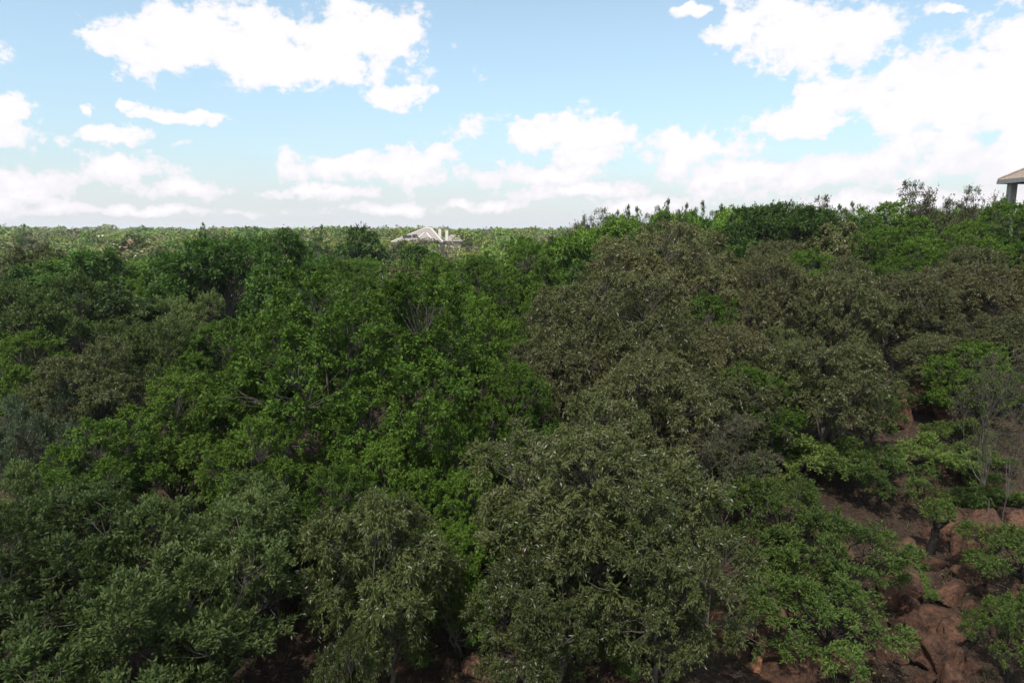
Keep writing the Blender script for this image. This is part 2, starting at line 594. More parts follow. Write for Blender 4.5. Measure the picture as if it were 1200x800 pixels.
make_tree('olive_b', 4.0, 3.4, 'olive', 'grey', 6, 0.22, 11, (0.16, 0.23), 0.32, 220, 208, 0.088, 0.025, 0.55, nrm_up=0.7, stems=2, r0=0.09, flat=0.7)
make_tree('grey_a', 4.2, 4.6, 'grey', 'grey', 7, 0.18, 22, (0.09, 0.15), 0.31, 330, 176, 0.086, 0.031, -0.05, upright=0.35, stems=2, r0=0.10)
make_tree('grey_b', 3.6, 3.4, 'grey', 'grey', 8, 0.16, 15, (0.11, 0.17), 0.29, 210, 176, 0.086, 0.031, -0.05, upright=0.35, stems=2, r0=0.08)
make_tree('fern_a', 2.2, 3.2, 'fern', 'dark', 9, 0.30, 12, (0.09, 0.15), 0.24, 104, 120, 0.082, 0.026, 0.12, upright=0.15, stems=1, r0=0.07, flat=0.6)
make_tree('fern_b', 1.5, 2.0, 'fern', 'dark', 10, 0.25, 8, (0.12, 0.18), 0.22, 60, 128, 0.082, 0.026, 0.12, upright=0.15, stems=2, r0=0.045, flat=0.6)
make_tree('silver_a', 3.6, 4.0, 'silver', 'pale', 12, 0.22, 15, (0.13, 0.20), 0.34, 230, 128, 0.09, 0.028, 0.1, upright=0.2, stems=3, r0=0.09, bare=0.15, twig_geo=3)
make_tree('bare_a', 5.6, 4.0, 'dry', 'pale', 13, 0.30, 13, (0.13, 0.21), 0.42, 150, 96, 0.065, 0.030, 0.2, stems=2, r0=0.06, bare=0.35, twig_geo=3)
# middle-distance crowns
for kk, (lf, sd) in enumerate((('green', 20), ('green', 21), ('deep', 22), ('deep', 23), ('brown', 24), ('olive', 25), ('yellow', 26), ('grey', 27))):
    nar = lf in ('brown', 'olive')
    make_tree('mid_%s_%d' % (lf, sd % 2), 5.8, 5.0, lf, 'grey', sd, 0.16, 12, (0.15, 0.24), 0.46, 170, 96, 0.19, 0.062 if nar else 0.095,
              0.5 if nar else 0.15, nrm_up=0.6 if nar else 0.7, r0=0.12, stems=2, limbs=False, n_rand=0.4, n_out=0.8)
make_tree('umbrella', 6.0, 8.0, 'deep', 'grey', 30, 0.42, 22, (0.10, 0.16), 0.42, 320, 112, 0.17, 0.07, 0.05, flat=0.5, r0=0.16, stems=2, limbs=True, dome=1.0)
make_tree('spindly', 5.0, 3.2, 'deep', 'grey', 31, 0.35, 9, (0.12, 0.2), 0.40, 60, 80, 0.16, 0.06, 0.1, upright=0.3, r0=0.08, limbs=True, bare=0.25)
make_tree('mid_bare', 5.6, 4.6, 'dry', 'dark', 32, 0.32, 12, (0.13, 0.2), 0.45, 120, 72, 0.12, 0.055, 0.1, r0=0.10, limbs=True, bare=0.35, twig_geo=4)
# far crowns
for lf, sd in (('yellow', 40), ('yellow', 41), ('olive', 42), ('green', 43), ('deep', 44), ('dry', 45)):
    make_tree('far_%s_%d' % (lf, sd % 2), 4.6, 4.8, lf, 'grey', sd, 0.12, 9, (0.17, 0.27), 0.55, 60, 40, 0.34, 0.20, 0.1, nrm_up=0.5, r0=0.12, limbs=False, n_rand=0.25, n_out=1.1)

TREES = []       # (x, y, radius) of what stands, to space the fillers
_rr = random.Random(5)


def place(key, name, label, cat, group, x, y, height, width, rot=None, z=None):
    p = PROTO[key]
    e = bpy.data.objects.new(name, None)
    e.empty_display_size = 0.3
    link(e)
    e.location = (x, y, gz(x, y) if z is None else z)
    e.rotation_euler = (0, 0, _rr.uniform(0, 6.28) if rot is None else rot)
    sx, sz = width / p['W'], height / p['H']
    e.scale = (sx, sx, sz)
    tag(e, label, cat, group)
    t = link(bpy.data.objects.new('trunk', p['trunk']), e)
    for lm in p['limbs']:
        link(bpy.data.objects.new('limb', lm), t)
    link(bpy.data.objects.new('crown', p['crown']), e)
    TREES.append((x, y, width / 2))
    return e


def tree_px(key, name, label, px, top, wpx, dist, cat='tree', group=None, rot=None):
    """a tree whose top is seen in the direction (px, top), standing dist metres ahead, wpx its visible crown width"""
    p = at_depth(px, top, dist)
    z = gz(p.x, p.y)
    hgt = max(p.z - z, 0.8)
    slant = math.hypot(dist, CAMZ - p.z)
    place(key, name, label, cat, group, p.x, p.y, hgt, wpx / 800 * slant, rot)

# ------------------------------------------------------------------ trees and shrubs one by one
G_GREEN = 'fresh green trees in the hollow'
G_BROWN = 'olive brown trees on the slope'
for row in [
    # foreground, grey green
    ('grey_a', 'leafy_tree', 'grey-green tree with upright leaf sprays beside the big fresh green clump', 235, 590, 300, 13.2),
    ('grey_a', 'leafy_tree', 'grey-green spreading tree below the silvery shrub', 60, 585, 320, 13.0),
    ('grey_b', 'leafy_tree', 'low grey-green tree crowded under two larger grey-green trees', 120, 690, 260, 10.6),
    ('grey_b', 'leafy_tree', 'small deep green tree squeezed between grey-green crowns and fresh green clump', 290, 566, 190, 15.4),
    ('olive_b', 'leafy_tree', 'narrow-leaved olive green tree alone in front of the dark gap', 435, 572, 200, 13.2),
    ('olive_b', 'leafy_tree', 'little olive sapling with pale tips beside the bare dark earth', 400, 742, 90, 10.6),
    # foreground, the pale flecked tree
    ('olive_a', 'leafy_tree', 'large pale-flecked olive tree with drooping narrow leaves above dark earth', 690, 474, 300, 14.6),
    ('olive_a', 'leafy_tree', 'pale-flecked olive tree leaning over the red boulders', 775, 560, 250, 13.0),
    ('olive_b', 'leafy_tree', 'low pale-flecked olive tree at the foot of the large one', 640, 640, 190, 12.4),
    # the fresh green clump
    ('green_a', 'leafy_tree', 'largest fresh green tree, round crowned, at the heart of the hollow', 435, 320, 340, 21.5),
    ('green_b', 'leafy_tree', 'fresh green tree beside the big dark round tree', 300, 368, 165, 23.0),
    ('green_b', 'leafy_tree', 'fresh green tree with dark stems showing, next to the brown dome', 552, 345, 130, 25.5),
    ('green_b', 'leafy_tree', 'fresh green tree touching the brown dome tree', 575, 420, 120, 21.0),
    ('green_b', 'leafy_tree', 'fresh green tree sloping down toward the silvery shrub', 215, 440, 170, 20.5),
    ('green_b', 'leafy_tree', 'small fresh green tree at the edge of the silvery shrub', 125, 490, 150, 18.5),
    ('green_b', 'leafy_tree', 'shaded fresh green tree behind the grey-green crowns', 310, 490, 150, 17.4),
    ('green_b', 'leafy_tree', 'low dark green tree in the shaded gap beside the pale-flecked tree', 545, 555, 130, 16.2),
    ('green_b', 'leafy_tree', 'small shaded tree deep in the gap behind narrow-leaved olive tree', 540, 620, 130, 14.8),
    ('green_b', 'leafy_tree', 'fresh green tree filling the cleft beside the large brown dome', 612, 425, 130, 20.0),
    ('brown_b', 'leafy_tree', 'half-shaded brown tree in the cleft beside the fresh green clump', 655, 405, 140, 22.5),
    ('green_b', 'leafy_tree', 'low fresh green tree in the dip before the big dark round tree', 250, 378, 140, 26.5),
    ('grey_a', 'leafy_tree', 'dull green tree closing the dip below the big dark round tree', 225, 345, 120, 33.0),
    ('green_b', 'leafy_tree', 'upright fresh green tree at the edge of the large brown dome', 622, 352, 110, 30.0),
    ('brown_b', 'leafy_tree', 'small brown tree rising over the orange rock', 1100, 392, 100, 27.5),
    ('green_b', 'leafy_tree', 'upright fresh green tree in front of the largest one, beside narrow-leaved olive', 395, 545, 130, 15.8),
    ('green_b', 'leafy_tree', 'slim fresh green tree standing against the largest one', 505, 470, 140, 18.0),
    ('green_b', 'leafy_tree', 'shaded fresh green tree tucked under the front of the largest one', 440, 520, 130, 16.8),
    ('grey_b', 'leafy_tree', 'small grey-green tree in front of the silvery shrub', 10, 548, 120, 16.0),
    ('green_b', 'leafy_tree', 'fresh green tree filling the lower front of the largest one', 440, 450, 150, 18.8),
    # left side
    ('grey_a', 'leafy_tree', 'soft olive-green tree with pointed tops at the hollow rim', 50, 325, 190, 28.0),
    ('olive_a', 'leafy_tree', 'pale olive green tree beneath the soft pointed one', 100, 404, 170, 23.0),
    ('green_b', 'leafy_tree', 'mid green tree shading the olive ones beside it', 20, 390, 150, 24.0),
    ('mid_grey_1', 'leafy_tree', 'dull green tree between the pointed olive tree and dark round tree', 150, 335, 130, 33.0),
    ('grey_a', 'leafy_tree', 'dull grey-green tree below the big dark round tree', 195, 375, 150, 26.0),
    ('umbrella', 'leafy_tree', 'big dark green round tree standing above its neighbours', 285, 274, 205, 40.0),
    ('mid_deep_0', 'leafy_tree', 'dark green tree beside the big dark round tree', 215, 300, 120, 42.0),
    ('mid_deep_1', 'leafy_tree', 'bluish dark green round tree near the orange earth scar', 95, 293, 150, 46.0),
    ('mid_olive_1', 'leafy_tree', 'dull olive tree near the edge of the dark round ones', 20, 290, 110, 50.0),
    ('mid_deep_0', 'leafy_tree', 'dark green tree behind the soft pointed one', 25, 318, 110, 38.0),
    ('silver_a', 'shrub', 'silvery grey-green shrub with bare pale twigs', 35, 468, 130, 19.5),
    ('silver_a', 'shrub', 'smaller silvery grey shrub behind the larger one', 85, 448, 90, 22.0),
    # brown domes
    ('brown_a', 'leafy_tree', 'large olive-brown dome tree next to the fresh green clump', 722, 318, 235, 25.0),
    ('brown_a', 'leafy_tree', 'tall olive-brown tree rising above the other brown domes', 790, 262, 205, 33.0),
    ('brown_b', 'leafy_tree', 'low olive-brown tree over grey bare branches', 765, 415, 170, 20.5),
    ('brown_a', 'leafy_tree', 'wide olive-brown tree below the flat umbrella tree', 905, 300, 150, 31.0),
    ('olive_a', 'leafy_tree', 'olive tree with dry straw tips above the red ledge', 915, 388, 150, 24.0),
    ('brown_b', 'leafy_tree', 'olive-brown tree shouldering the straw-tipped olive one', 850, 380, 130, 25.0),
    ('brown_b', 'leafy_tree', 'greyish brown tree behind the rounded brown one with flecks', 985, 318, 130, 29.0),
    ('brown_b', 'leafy_tree', 'rounded brown tree with whitish flecks overhanging the rock ledge', 990, 402, 150, 22.5),
    ('brown_b', 'leafy_tree', 'dull brown tree above the orange rock', 1060, 322, 130, 31.0),
    ('brown_b', 'leafy_tree', 'grey-brown tree beside the bright green ridge trees', 1140, 310, 130, 33.0),
    ('brown_b', 'leafy_tree', 'brown tree tucked behind the tall lacy grey trees', 1180, 370, 130, 27.0),
    ('brown_b', 'leafy_tree', 'shaded brown tree under the wide olive-brown one', 840, 440, 170, 21.5),
    ('green_b', 'leafy_tree', 'bright green tree wedged between two olive-brown domes', 835, 345, 100, 28.0),
    ('green_b', 'leafy_tree', 'yellowish green shrub tree among brown crowns', 885, 430, 120, 21.8),
    ('green_b', 'leafy_tree', 'little green tree behind the orange rock', 1150, 400, 110, 25.0),
    # upper right slope
    ('umbrella', 'leafy_tree', 'flat-topped dark green umbrella tree on the ridge', 915, 238, 150, 50.0),
    ('mid_brown_0', 'leafy_tree', 'dark brown tree beside the umbrella tree', 975, 262, 110, 46.0),
    ('green_b', 'leafy_tree', 'bright yellow-green tree in front of the ridge, below the round one', 1030, 268, 100, 42.0),
    ('green_b', 'leafy_tree', 'bright green tree standing beside the yellow-green one below the ridge', 1085, 278, 95, 40.0),
    ('green_b', 'leafy_tree', 'low bright green tree under the yellow-green one', 1055, 300, 90, 36.0),
    ('green_b', 'leafy_tree', 'round bright green tree topping the ridge', 1040, 236, 110, 52.0),
    ('green_b', 'leafy_tree', 'bright green tree at the foot of the pavilion', 1178, 236, 100, 44.0),
    ('green_b', 'leafy_tree', 'fresh green tree on the slope below the pavilion', 1135, 258, 90, 40.0),
    ('mid_bare', 'bare_tree', 'tall dusky half-bare tree on the ridge near the pavilion', 1095, 211, 85, 52.0),
    ('mid_bare', 'bare_tree', 'feathery half-bare tree right beside the pavilion pillar', 1152, 219, 60, 50.0),
    ('mid_bare', 'bare_tree', 'lone dusky bare tree breaking the skyline of the ridge end', 690, 244, 50, 68.0),
    ('mid_bare', 'bare_tree', 'thin bare tree rising behind the umbrella tree', 950, 229, 55, 57.0),
    # middle of the hollow
    ('green_b', 'leafy_tree', 'tall fresh green tree beside the brown dome, with dark stems', 620, 282, 110, 40.0),
    ('green_b', 'leafy_tree', 'fresh green tree below the house, in front of darker ones', 555, 300, 110, 37.0),
    ('mid_green_0', 'leafy_tree', 'fresh green tree under the bare tree on the skyline', 668, 278, 100, 48.0),
    ('mid_brown_0', 'leafy_tree', 'brown-topped tree in a dip of the green canopy', 478, 312, 100, 40.0),
    ('mid_deep_1', 'leafy_tree', 'dark green tree below the pale roof', 490, 288, 90, 60.0),
    ('mid_deep_0', 'leafy_tree', 'dark green tree beside the pale roof', 425, 266, 75, 75.0),
    ('green_b', 'leafy_tree', 'mid green tree next to the brown-topped one', 405, 305, 110, 38.0),
    # tall lacy grey trees at the right
    ('bare_a', 'bare_tree', 'lacy grey half-bare tree with pale thin stems above the rocks', 1190, 400, 110, 18.0),
    ('bare_a', 'bare_tree', 'grey leafless tree under the rounded brown tree', 850, 490, 130, 19.0),
]:
    key, name, label, px, top, w, d = row
    tree_px(key, name, label, px, top, w, d, cat='shrub' if 'shrub' in name else 'tree')

def base_px(key, name, label, px, base, top, wpx, cat='shrub'):
    p = on_ground(px, base)
    q = at_depth(px, top, p.y)
    place(key, name, label, cat, None, p.x, p.y, max(q.z - p.z, 0.4), wpx / 800 * (p - cam.location).length)


for row in [
    ('fern_a', 'low feathery green shrub with a black stem above the slabs', 965, 782, 682, 165),
    ('fern_a', 'feathery green shrub spreading over the red boulders', 970, 700, 605, 165),
    ('fern_a', 'bright green feathery shrub beside the pale-flecked tree', 915, 660, 560, 150),
    ('fern_b', 'feathery green shrub between the boulders and the pale-flecked tree', 905, 715, 640, 90),
    ('fern_a', 'feathery shrub under the rock ledge', 1030, 590, 525, 110),
    ('fern_b', 'light green shrub beside the long red rock', 1090, 565, 512, 90),
    ('fern_b', 'small feathery shrub between fallen twigs and ledge', 985, 575, 515, 100),
    ('fern_b', 'leafy shrub at the end of the long red rock', 1175, 610, 560, 80),
    ('fern_a', 'bushy green shrub beside the largest boulder', 1180, 800, 715, 90),
    ('fern_a', 'bright leafy shrub above the stone path', 1195, 700, 620, 110),
    ('fern_b', 'bright young shrub just behind the bushy green one', 1196, 750, 695, 60),
    ('fern_b', 'tiny shrub at the edge of the rounded stone', 1072, 700, 672, 45),
    ('fern_b', 'shaded shrub in front of the grey leafless tree', 870, 600, 535, 110),
    ('fern_b', 'green shrub beneath the brown tree overhang', 930, 565, 505, 110),
    ('fern_b', 'small shrub in the dark earth below the pale-flecked tree', 730, 790, 745, 70),
    ('fern_b', 'dark shrub at the bottom of the shaded gap', 490, 770, 700, 110),
    ('fern_b', 'shrub rising from behind the long red rock', 1140, 560, 522, 80),
    ('fern_b', 'low shrub at the foot of the lacy grey trees', 1130, 605, 575, 60),
    ('fern_b', 'shrub clinging to the dark ledge', 1062, 492, 448, 80),
    ('fern_b', 'straggling shrub below the dark ledge', 1118, 528, 488, 70),
    ('fern_b', 'shrub tucked under the overhanging brown tree by the ledge', 1010, 520, 470, 80),
    ('grey_b', 'broad green shrub between the grey-green trees', 20, 850, 690, 200),
]:
    key, label, px, base, top, w = row
    base_px(key, 'leafy_shrub', label, px, base, top, w)

# sapling with the black stem standing free between the rocks
make_tree('sapling', 1.3, 0.8, 'fern', 'dark', 50, 0.62, 4, (0.2, 0.3), 0.17, 14, 72, 0.085, 0.028, 0.05, upright=0.2, r0=0.11)
base_px('sapling', 'sapling', 'sapling with a thick black stem standing free between red rocks', 1093, 656, 584, 44, cat='sapling')

# ------------------------------------------------------------------ fillers of the middle distance
def free(x, y, r, k=0.75):
    for (a, b, c) in TREES:
        if (a - x) ** 2 + (b - y) ** 2 < ((r + c) * k) ** 2:
            return False
    return True


def ridge(x, y):
    return x / max(y, 1) > 0.06


LAND = [(n_, at_depth(a, b, c)) for n_, a, b, c in (
    ('the big dark round tree', 285, 300, 40), ('the orange earth scar', 132, 290, 165), ('the pale roof', 490, 290, 90), ('the soft pointed olive tree', 50, 330, 30),
    ('the brown-topped tree', 478, 320, 40), ('the skyline bare tree', 690, 260, 68), ('the umbrella tree', 915, 250, 50), ('the pavilion', 1180, 240, 58),
    ('the tall dusky ridge tree', 1095, 230, 52), ('the tallest brown dome', 790, 270, 33), ('the bluish dark tree', 95, 300, 46), ('the round ridge-top tree', 1040, 240, 52),
    ('the dark-stemmed green tree', 620, 290, 40))]


def beside(x, y, hgt, w):
    d, n_, p = min((math.hypot(p.x - x, p.y - y), n_, p) for n_, p in LAND)
    rel = 'close beside' if d < 7 else ('beyond' if y > p.y + abs(p.x - x) * 0.6 else ('downhill from' if y < p.y - abs(p.x - x) * 0.6 else 'flanking'))
    size = ('tall ' if hgt > 6.4 else 'low ' if hgt < 4.4 else '') + ('broad ' if w > 5.5 else 'narrow ' if w < 4.1 else '')
    return size, '%s %s' % (rel, n_)


rf = random.Random(77)
n_mid = 0
for _ in range(6000):
    if n_mid >= 150:
        break
    y = rf.uniform(34, 92)
    u = rf.uniform(-0.86, 0.9)
    x = u * y
    w = rf.uniform(3.4, 6.5)
    if not free(x, y, w / 2, 0.72):
        continue
    rg = ridge(x, y)
    if rg and y > 80:
        continue
    if rg:
        kinds = [('mid_green_0', 3), ('mid_green_1', 3), ('mid_brown_0', 2), ('mid_deep_0', 3), ('mid_deep_1', 2), ('spindly', 2), ('mid_olive_1', 1)]
    else:
        kinds = [('mid_green_0', 3), ('mid_green_1', 3), ('mid_brown_0', 1), ('mid_deep_0', 3), ('mid_deep_1', 3), ('mid_olive_1', 2), ('mid_grey_1', 2)]
    key = rf.choices([k for k, _ in kinds], [q for _, q in kinds])[0]
    if y < 50 and key.startswith('mid_'):
        key = {'mid_green_0': 'green_b', 'mid_green_1': 'green_b', 'mid_brown_0': 'brown_b', 'mid_olive_1': 'olive_a', 'mid_grey_1': 'grey_a'}.get(key, key)
    # canopy tops follow what is seen: the ridge line stands above eye level, the hollow below it
    z = gz(x, y)
    px = 600 + 800 * x / y
    if rg:
        ptop = float(np.interp(px, [648, 720, 780, 900, 1000, 1060, 1120, 1250], [272, 256, 246, 248, 252, 246, 240, 236]))
        top = CAMZ + (269 - ptop) / 800 * y * 1.02 - (72 - y) * 0.05
    else:
        ptop = float(np.interp(y, [34, 50, 70, 92], [316, 306, 303, 306]))
        top = CAMZ - (ptop - 269) / 800 * y
    hgt = max(2.6, min(top - z + rf.uniform(-0.9, 0.5), 8.5))
    if key == 'spindly':
        w *= 0.6
        hgt += 0.6
    colour = {'green': 'fresh green', 'deep': 'dark green', 'brown': 'olive-brown', 'olive': 'dull olive', 'grey': 'grey-green', 'spind': 'spindly dark'}[
        key.replace('mid_', '').split('_')[0][:5]]
    where = 'crowded along the ridge behind the brown domes' if rg else 'in the canopy beyond the hollow'
    size, rel = beside(x, y, hgt, w)
    place(key, 'leafy_tree', '%s%s tree %s, %s' % (size, colour, 'on the ridge' if rg else 'in the canopy', rel), 'tree',
          '%s trees %s' % (colour, 'on the ridge' if rg else 'beyond the hollow'), x, y, hgt, w)
    n_mid += 1

# spindly crowns that prick the skyline of the ridge
for px, top, d in ((735, 240, 66), (752, 243, 70), (778, 234, 66), (800, 239, 68), (822, 236, 70), (842, 240, 66), (866, 243, 70), (720, 247, 70), (990, 240, 64), (1005, 237, 66)):
    tree_px('spindly', 'leafy_tree', 'spindly dark tree pricking the skyline of the ridge', px, top, rf.uniform(22, 34), d, group='spindly trees on the skyline')

for px, top, d, lab in ((25, 263, 150, 'tall dark tree with a tufted top on the far horizon'), (238, 261, 140, 'slender dark tree overtopping the sunlit far slope'),
                        (291, 265, 150, 'small tufted tree overtopping the sunlit far slope'), (372, 264, 120, 'bushy dark tree rising near the pale roof')):
    tree_px('spindly', 'leafy_tree', lab, px, top, 16 if px != 372 else 26, d)
# ------------------------------------------------------------------ the sunlit slope far away
FAR = [('far_yellow_0', 4), ('far_yellow_1', 3), ('far_olive_0', 6), ('far_green_1', 4), ('far_deep_0', 3), ('far_dry_1', 2)]
fk = [k for k, _ in FAR]
fw = [q for _, q in FAR]
WORD = {'yellow': 'yellow-green', 'olive': 'pale olive', 'green': 'fresh green', 'deep': 'dark green', 'dry': 'dry brownish'}
HOUSE = (at_depth(495, 280, 187).x, 187.0)
far_pts = []
cell = {}
for _ in range(60000):
    y = 94 + (760 - 94) * rf.random() ** 1.5
    u = rf.uniform(-0.84, 0.86)
    if u > 0.30 and y > 140:
        continue
    x = u * y
    w = rf.choice((3.8, 4.8, 6.0, 7.5, 9.5)) * rf.uniform(0.85, 1.15) * (1 + max(0, y - 250) / 400)
    c = (int(x // 9), int(y // 9))
    ok = True
    for i in (-1, 0, 1):
        for j in (-1, 0, 1):
            for (a, b, r) in cell.get((c[0] + i, c[1] + j), ()):
                if (a - x) ** 2 + (b - y) ** 2 < ((r + w / 2) * 0.68) ** 2:
                    ok = False
    if abs(x - HOUSE[0]) < 13 and 172 < y < 200:
        ok = False
    if 103 < 600 + 800 * x / y < 162 and 128 < y < 172:
        ok = False
    if not ok:
        continue
    cell.setdefault(c, []).append((x, y, w / 2))
    h_ = (2.2 + 0.32 * w / (1 + max(0, y - 250) / 400)) * rf.uniform(0.8, 1.25) * (1.4 if rf.random() < 0.07 else 1)
    if abs(x - HOUSE[0]) < 13 * y / 187 and 140 < y < 187:
        h_ = min(max(h_, 3.8), 4.5) if y > 165 else min(h_, 3.6)
    key = rf.choices(fk, fw)[0]
    far_pts.append((w / y, x, y, h_, w, key))
    if len(far_pts) > 2600:
        break
far_pts.sort(reverse=True)
for (_, x, y, h_, w, key) in far_pts[:110]:
    word = WORD[key.split('_')[1]]
    size, rel = beside(x, y, h_ * 1.3, w * 0.75)
    place(key, 'leafy_tree', '%s%s tree on the far sunlit slope, %s' % (size, word, rel), 'tree', '%s trees of the far slope' % word, x, y, h_, w)
# the rest reads as one wood
for lf in ('yellow', 'olive', 'green', 'deep', 'dry'):
    pass
Vs, Ts, Ms, slots = [], [], [], []
for (_, x, y, h_, w, key) in far_pts[110:]:
    p = PROTO[key]
    me = p['crown']
    if 'np' not in p:
        a = np.empty(len(me.vertices) * 3, np.float32)
        me.vertices.foreach_get('co', a)
        p['np'] = a.reshape(-1, 4, 3)
        q = np.empty(len(me.polygons) * 4, np.float32)
        me.attributes['tint'].data.foreach_get('color', q)
        p['nt'] = q.reshape(-1, 4)[:, :3]
    a = p['np']
    nq = len(a)
    fr = float(np.clip(24.0 / y, 0.04, 0.22))
    sel = np.random.default_rng(int(abs(x) * 100)).random(nq) < fr
    k = math.sqrt(1 / fr) * 0.62
    a = a[sel]
    cen = a.mean(axis=1, keepdims=True)
    a = cen + (a - cen) * max(k, 1)
    ang = rf.uniform(0, 6.28)
    ca, sa = math.cos(ang), math.sin(ang)
    b = np.stack([a[..., 0] * ca - a[..., 1] * sa, a[..., 0] * sa + a[..., 1] * ca, a[..., 2]], -1) * np.array([w / p['W'], w / p['W'], h_ / p['H']])
    b = b + np.array([x, y, gz(x, y)])
    Vs.append(b.reshape(-1, 3))
    t_ = p['nt'][sel].copy()
    t_[:, 1] = np.clip(t_[:, 1] + rf.uniform(-0.25, 0.25), 0, 1)
    Ts.append(t_)
    mn = key.split('_')[1]
    if mn not in slots:
        slots.append(mn)
    Ms.append(np.full(len(a), slots.index(mn), np.int32))
V = np.concatenate(Vs)
me = mesh_np('distant_wood', V, np.arange(len(V)).reshape(-1, 4), None, np.concatenate(Ts))
for s in slots:
    me.materials.append(M[s])
me.polygons.foreach_set('material_index', np.concatenate(Ms))
o = link(bpy.data.objects.new('distant_wood', me))
tag(o, 'far-off sunlit wood of mixed green trees reaching the horizon', 'wood', kind='stuff')

# ------------------------------------------------------------------ rocks
def rock_mat():
    m, h, out = new_mat('red_rock')
    co = h.n('ShaderNodeTexCoord').outputs['Object']
    rnd = h.n('ShaderNodeObjectInfo').outputs['Random']
    cc = h.n('ShaderNodeVectorMath', operation='ADD')
    h.put(cc.inputs[0], co)
    h.put(cc.inputs[1], h.m('MULTIPLY', rnd, 30.0))
    co = cc.outputs[0]
    n1 = h.noise(co, 1.6, 6, 0.65)
    n2 = h.noise(co, 9.0, 6, 0.7)
    c = h.ramp(h.m('ADD', h.m('MULTIPLY', n1, 0.6), h.m('MULTIPLY', n2, 0.4)),
               [(0.40, (0.042, 0.026, 0.019)), (0.50, (0.125, 0.062, 0.039)), (0.60, (0.23, 0.115, 0.068))])
    c = h.mix(h.step(h.noise(co, 3.2, 6, 0.7), 0.56, 0.68), c, (0.095, 0.085, 0.070, 1))
    v = h.n('ShaderNodeHueSaturation')
    h.put(v.inputs['Color'], c)
    h.put(v.inputs['Value'], h.m('MULTIPLY_ADD', rnd, 0.6, 0.7))
    m.node_tree.links.new(principled(h, v.outputs[0], 0.85, 0.25, bump(h, h.m('ADD', n1, h.m('MULTIPLY', n2, 0.8)), 0.14, 1.0)), out.inputs[0])
    return m


M['rock'] = rock_mat()
m_, h_, o_ = new_mat('orange_rock')
n_ = h_.noise(h_.n('ShaderNodeTexCoord').outputs['Object'], 3.0, 5, 0.6)
m_.node_tree.links.new(principled(h_, h_.ramp(n_, [(0.3, (0.17, 0.065, 0.032)), (0.7, (0.30, 0.14, 0.08))]), 0.9, 0.2), o_.inputs[0])
M['orange'] = m_
m_, h_, o_ = new_mat('scar_rock')
c_ = h_.n('ShaderNodeTexCoord').outputs['Object']
n_ = h_.m('ADD', h_.m('MULTIPLY', h_.noise(c_, 2.0, 5, 0.6), 0.5), h_.m('MULTIPLY', h_.noise(c_, 8.0, 6, 0.7), 0.5))
m_.node_tree.links.new(principled(h_, h_.ramp(n_, [(0.38, (0.07, 0.042, 0.03)), (0.5, (0.17, 0.10, 0.07)), (0.6, (0.27, 0.17, 0.125))]), 0.9, 0.2, bump(h_, n_, 0.2, 1.0)), o_.inputs[0])
M['scar'] = m_


def ico(level):
    import bmesh
    bm = bmesh.new()
    bmesh.ops.create_icosphere(bm, subdivisions=level, radius=1.0)
    bm.verts.ensure_lookup_table()
    V = np.array([v.co[:] for v in bm.verts])
    F = np.array([[v.index for v in f.verts] for f in bm.faces])
    bm.free()
    return V, F


ICO_V, ICO_F = ico(4)
ROCKS = []
for i in range(9):
    g = np.random.default_rng(100 + i)
    V = ICO_V.copy() * np.array([1.0, g.uniform(0.65, 0.95), g.uniform(0.5, 0.8)])
    for k in range(15):
        nrm = unit(g.normal(size=(1, 3)))[0]
        lim = g.uniform(0.32, 0.62)
        d = V @ nrm
        over = np.maximum(d - lim, 0)
        V = V - nrm * (over * 0.985)[:, None]
    for f, a in ((2.3, 0.03), (6.0, 0.014), (15.0, 0.009)):
        kx = g.normal(size=(3, 3)) * f
        V = V * (1 + a * np.sin(V @ kx.T + g.uniform(0, 6, 3)).sum(axis=1))[:, None]
    V /= np.abs(V[:, 0]).max()
    ROCKS.append(mesh_np('boulder', V, ICO_F, M['rock'], smooth=True))


def rock(i, name, label, x, y, w, hs=1.0, ds=1.0, group=None, rot=None, sink=0.25, mat=None, tilt=0.2):
    me = ROCKS[i % len(ROCKS)]
    o = bpy.data.objects.new(name, me)
    link(o)
    s = w / 2
    o.location = (x, y, gz(x, y) + s * hs * (0.55 - sink))
    o.rotation_euler = (_rr.uniform(-tilt, tilt), _rr.uniform(-tilt, tilt), _rr.uniform(0, 6.28) if rot is None else rot)
    o.scale = (s, s * ds, s * hs)
    if mat is not None:
        o.material_slots[0].link = 'OBJECT'
        o.material_slots[0].material = mat
    tag(o, label, 'rock', group)
    return o


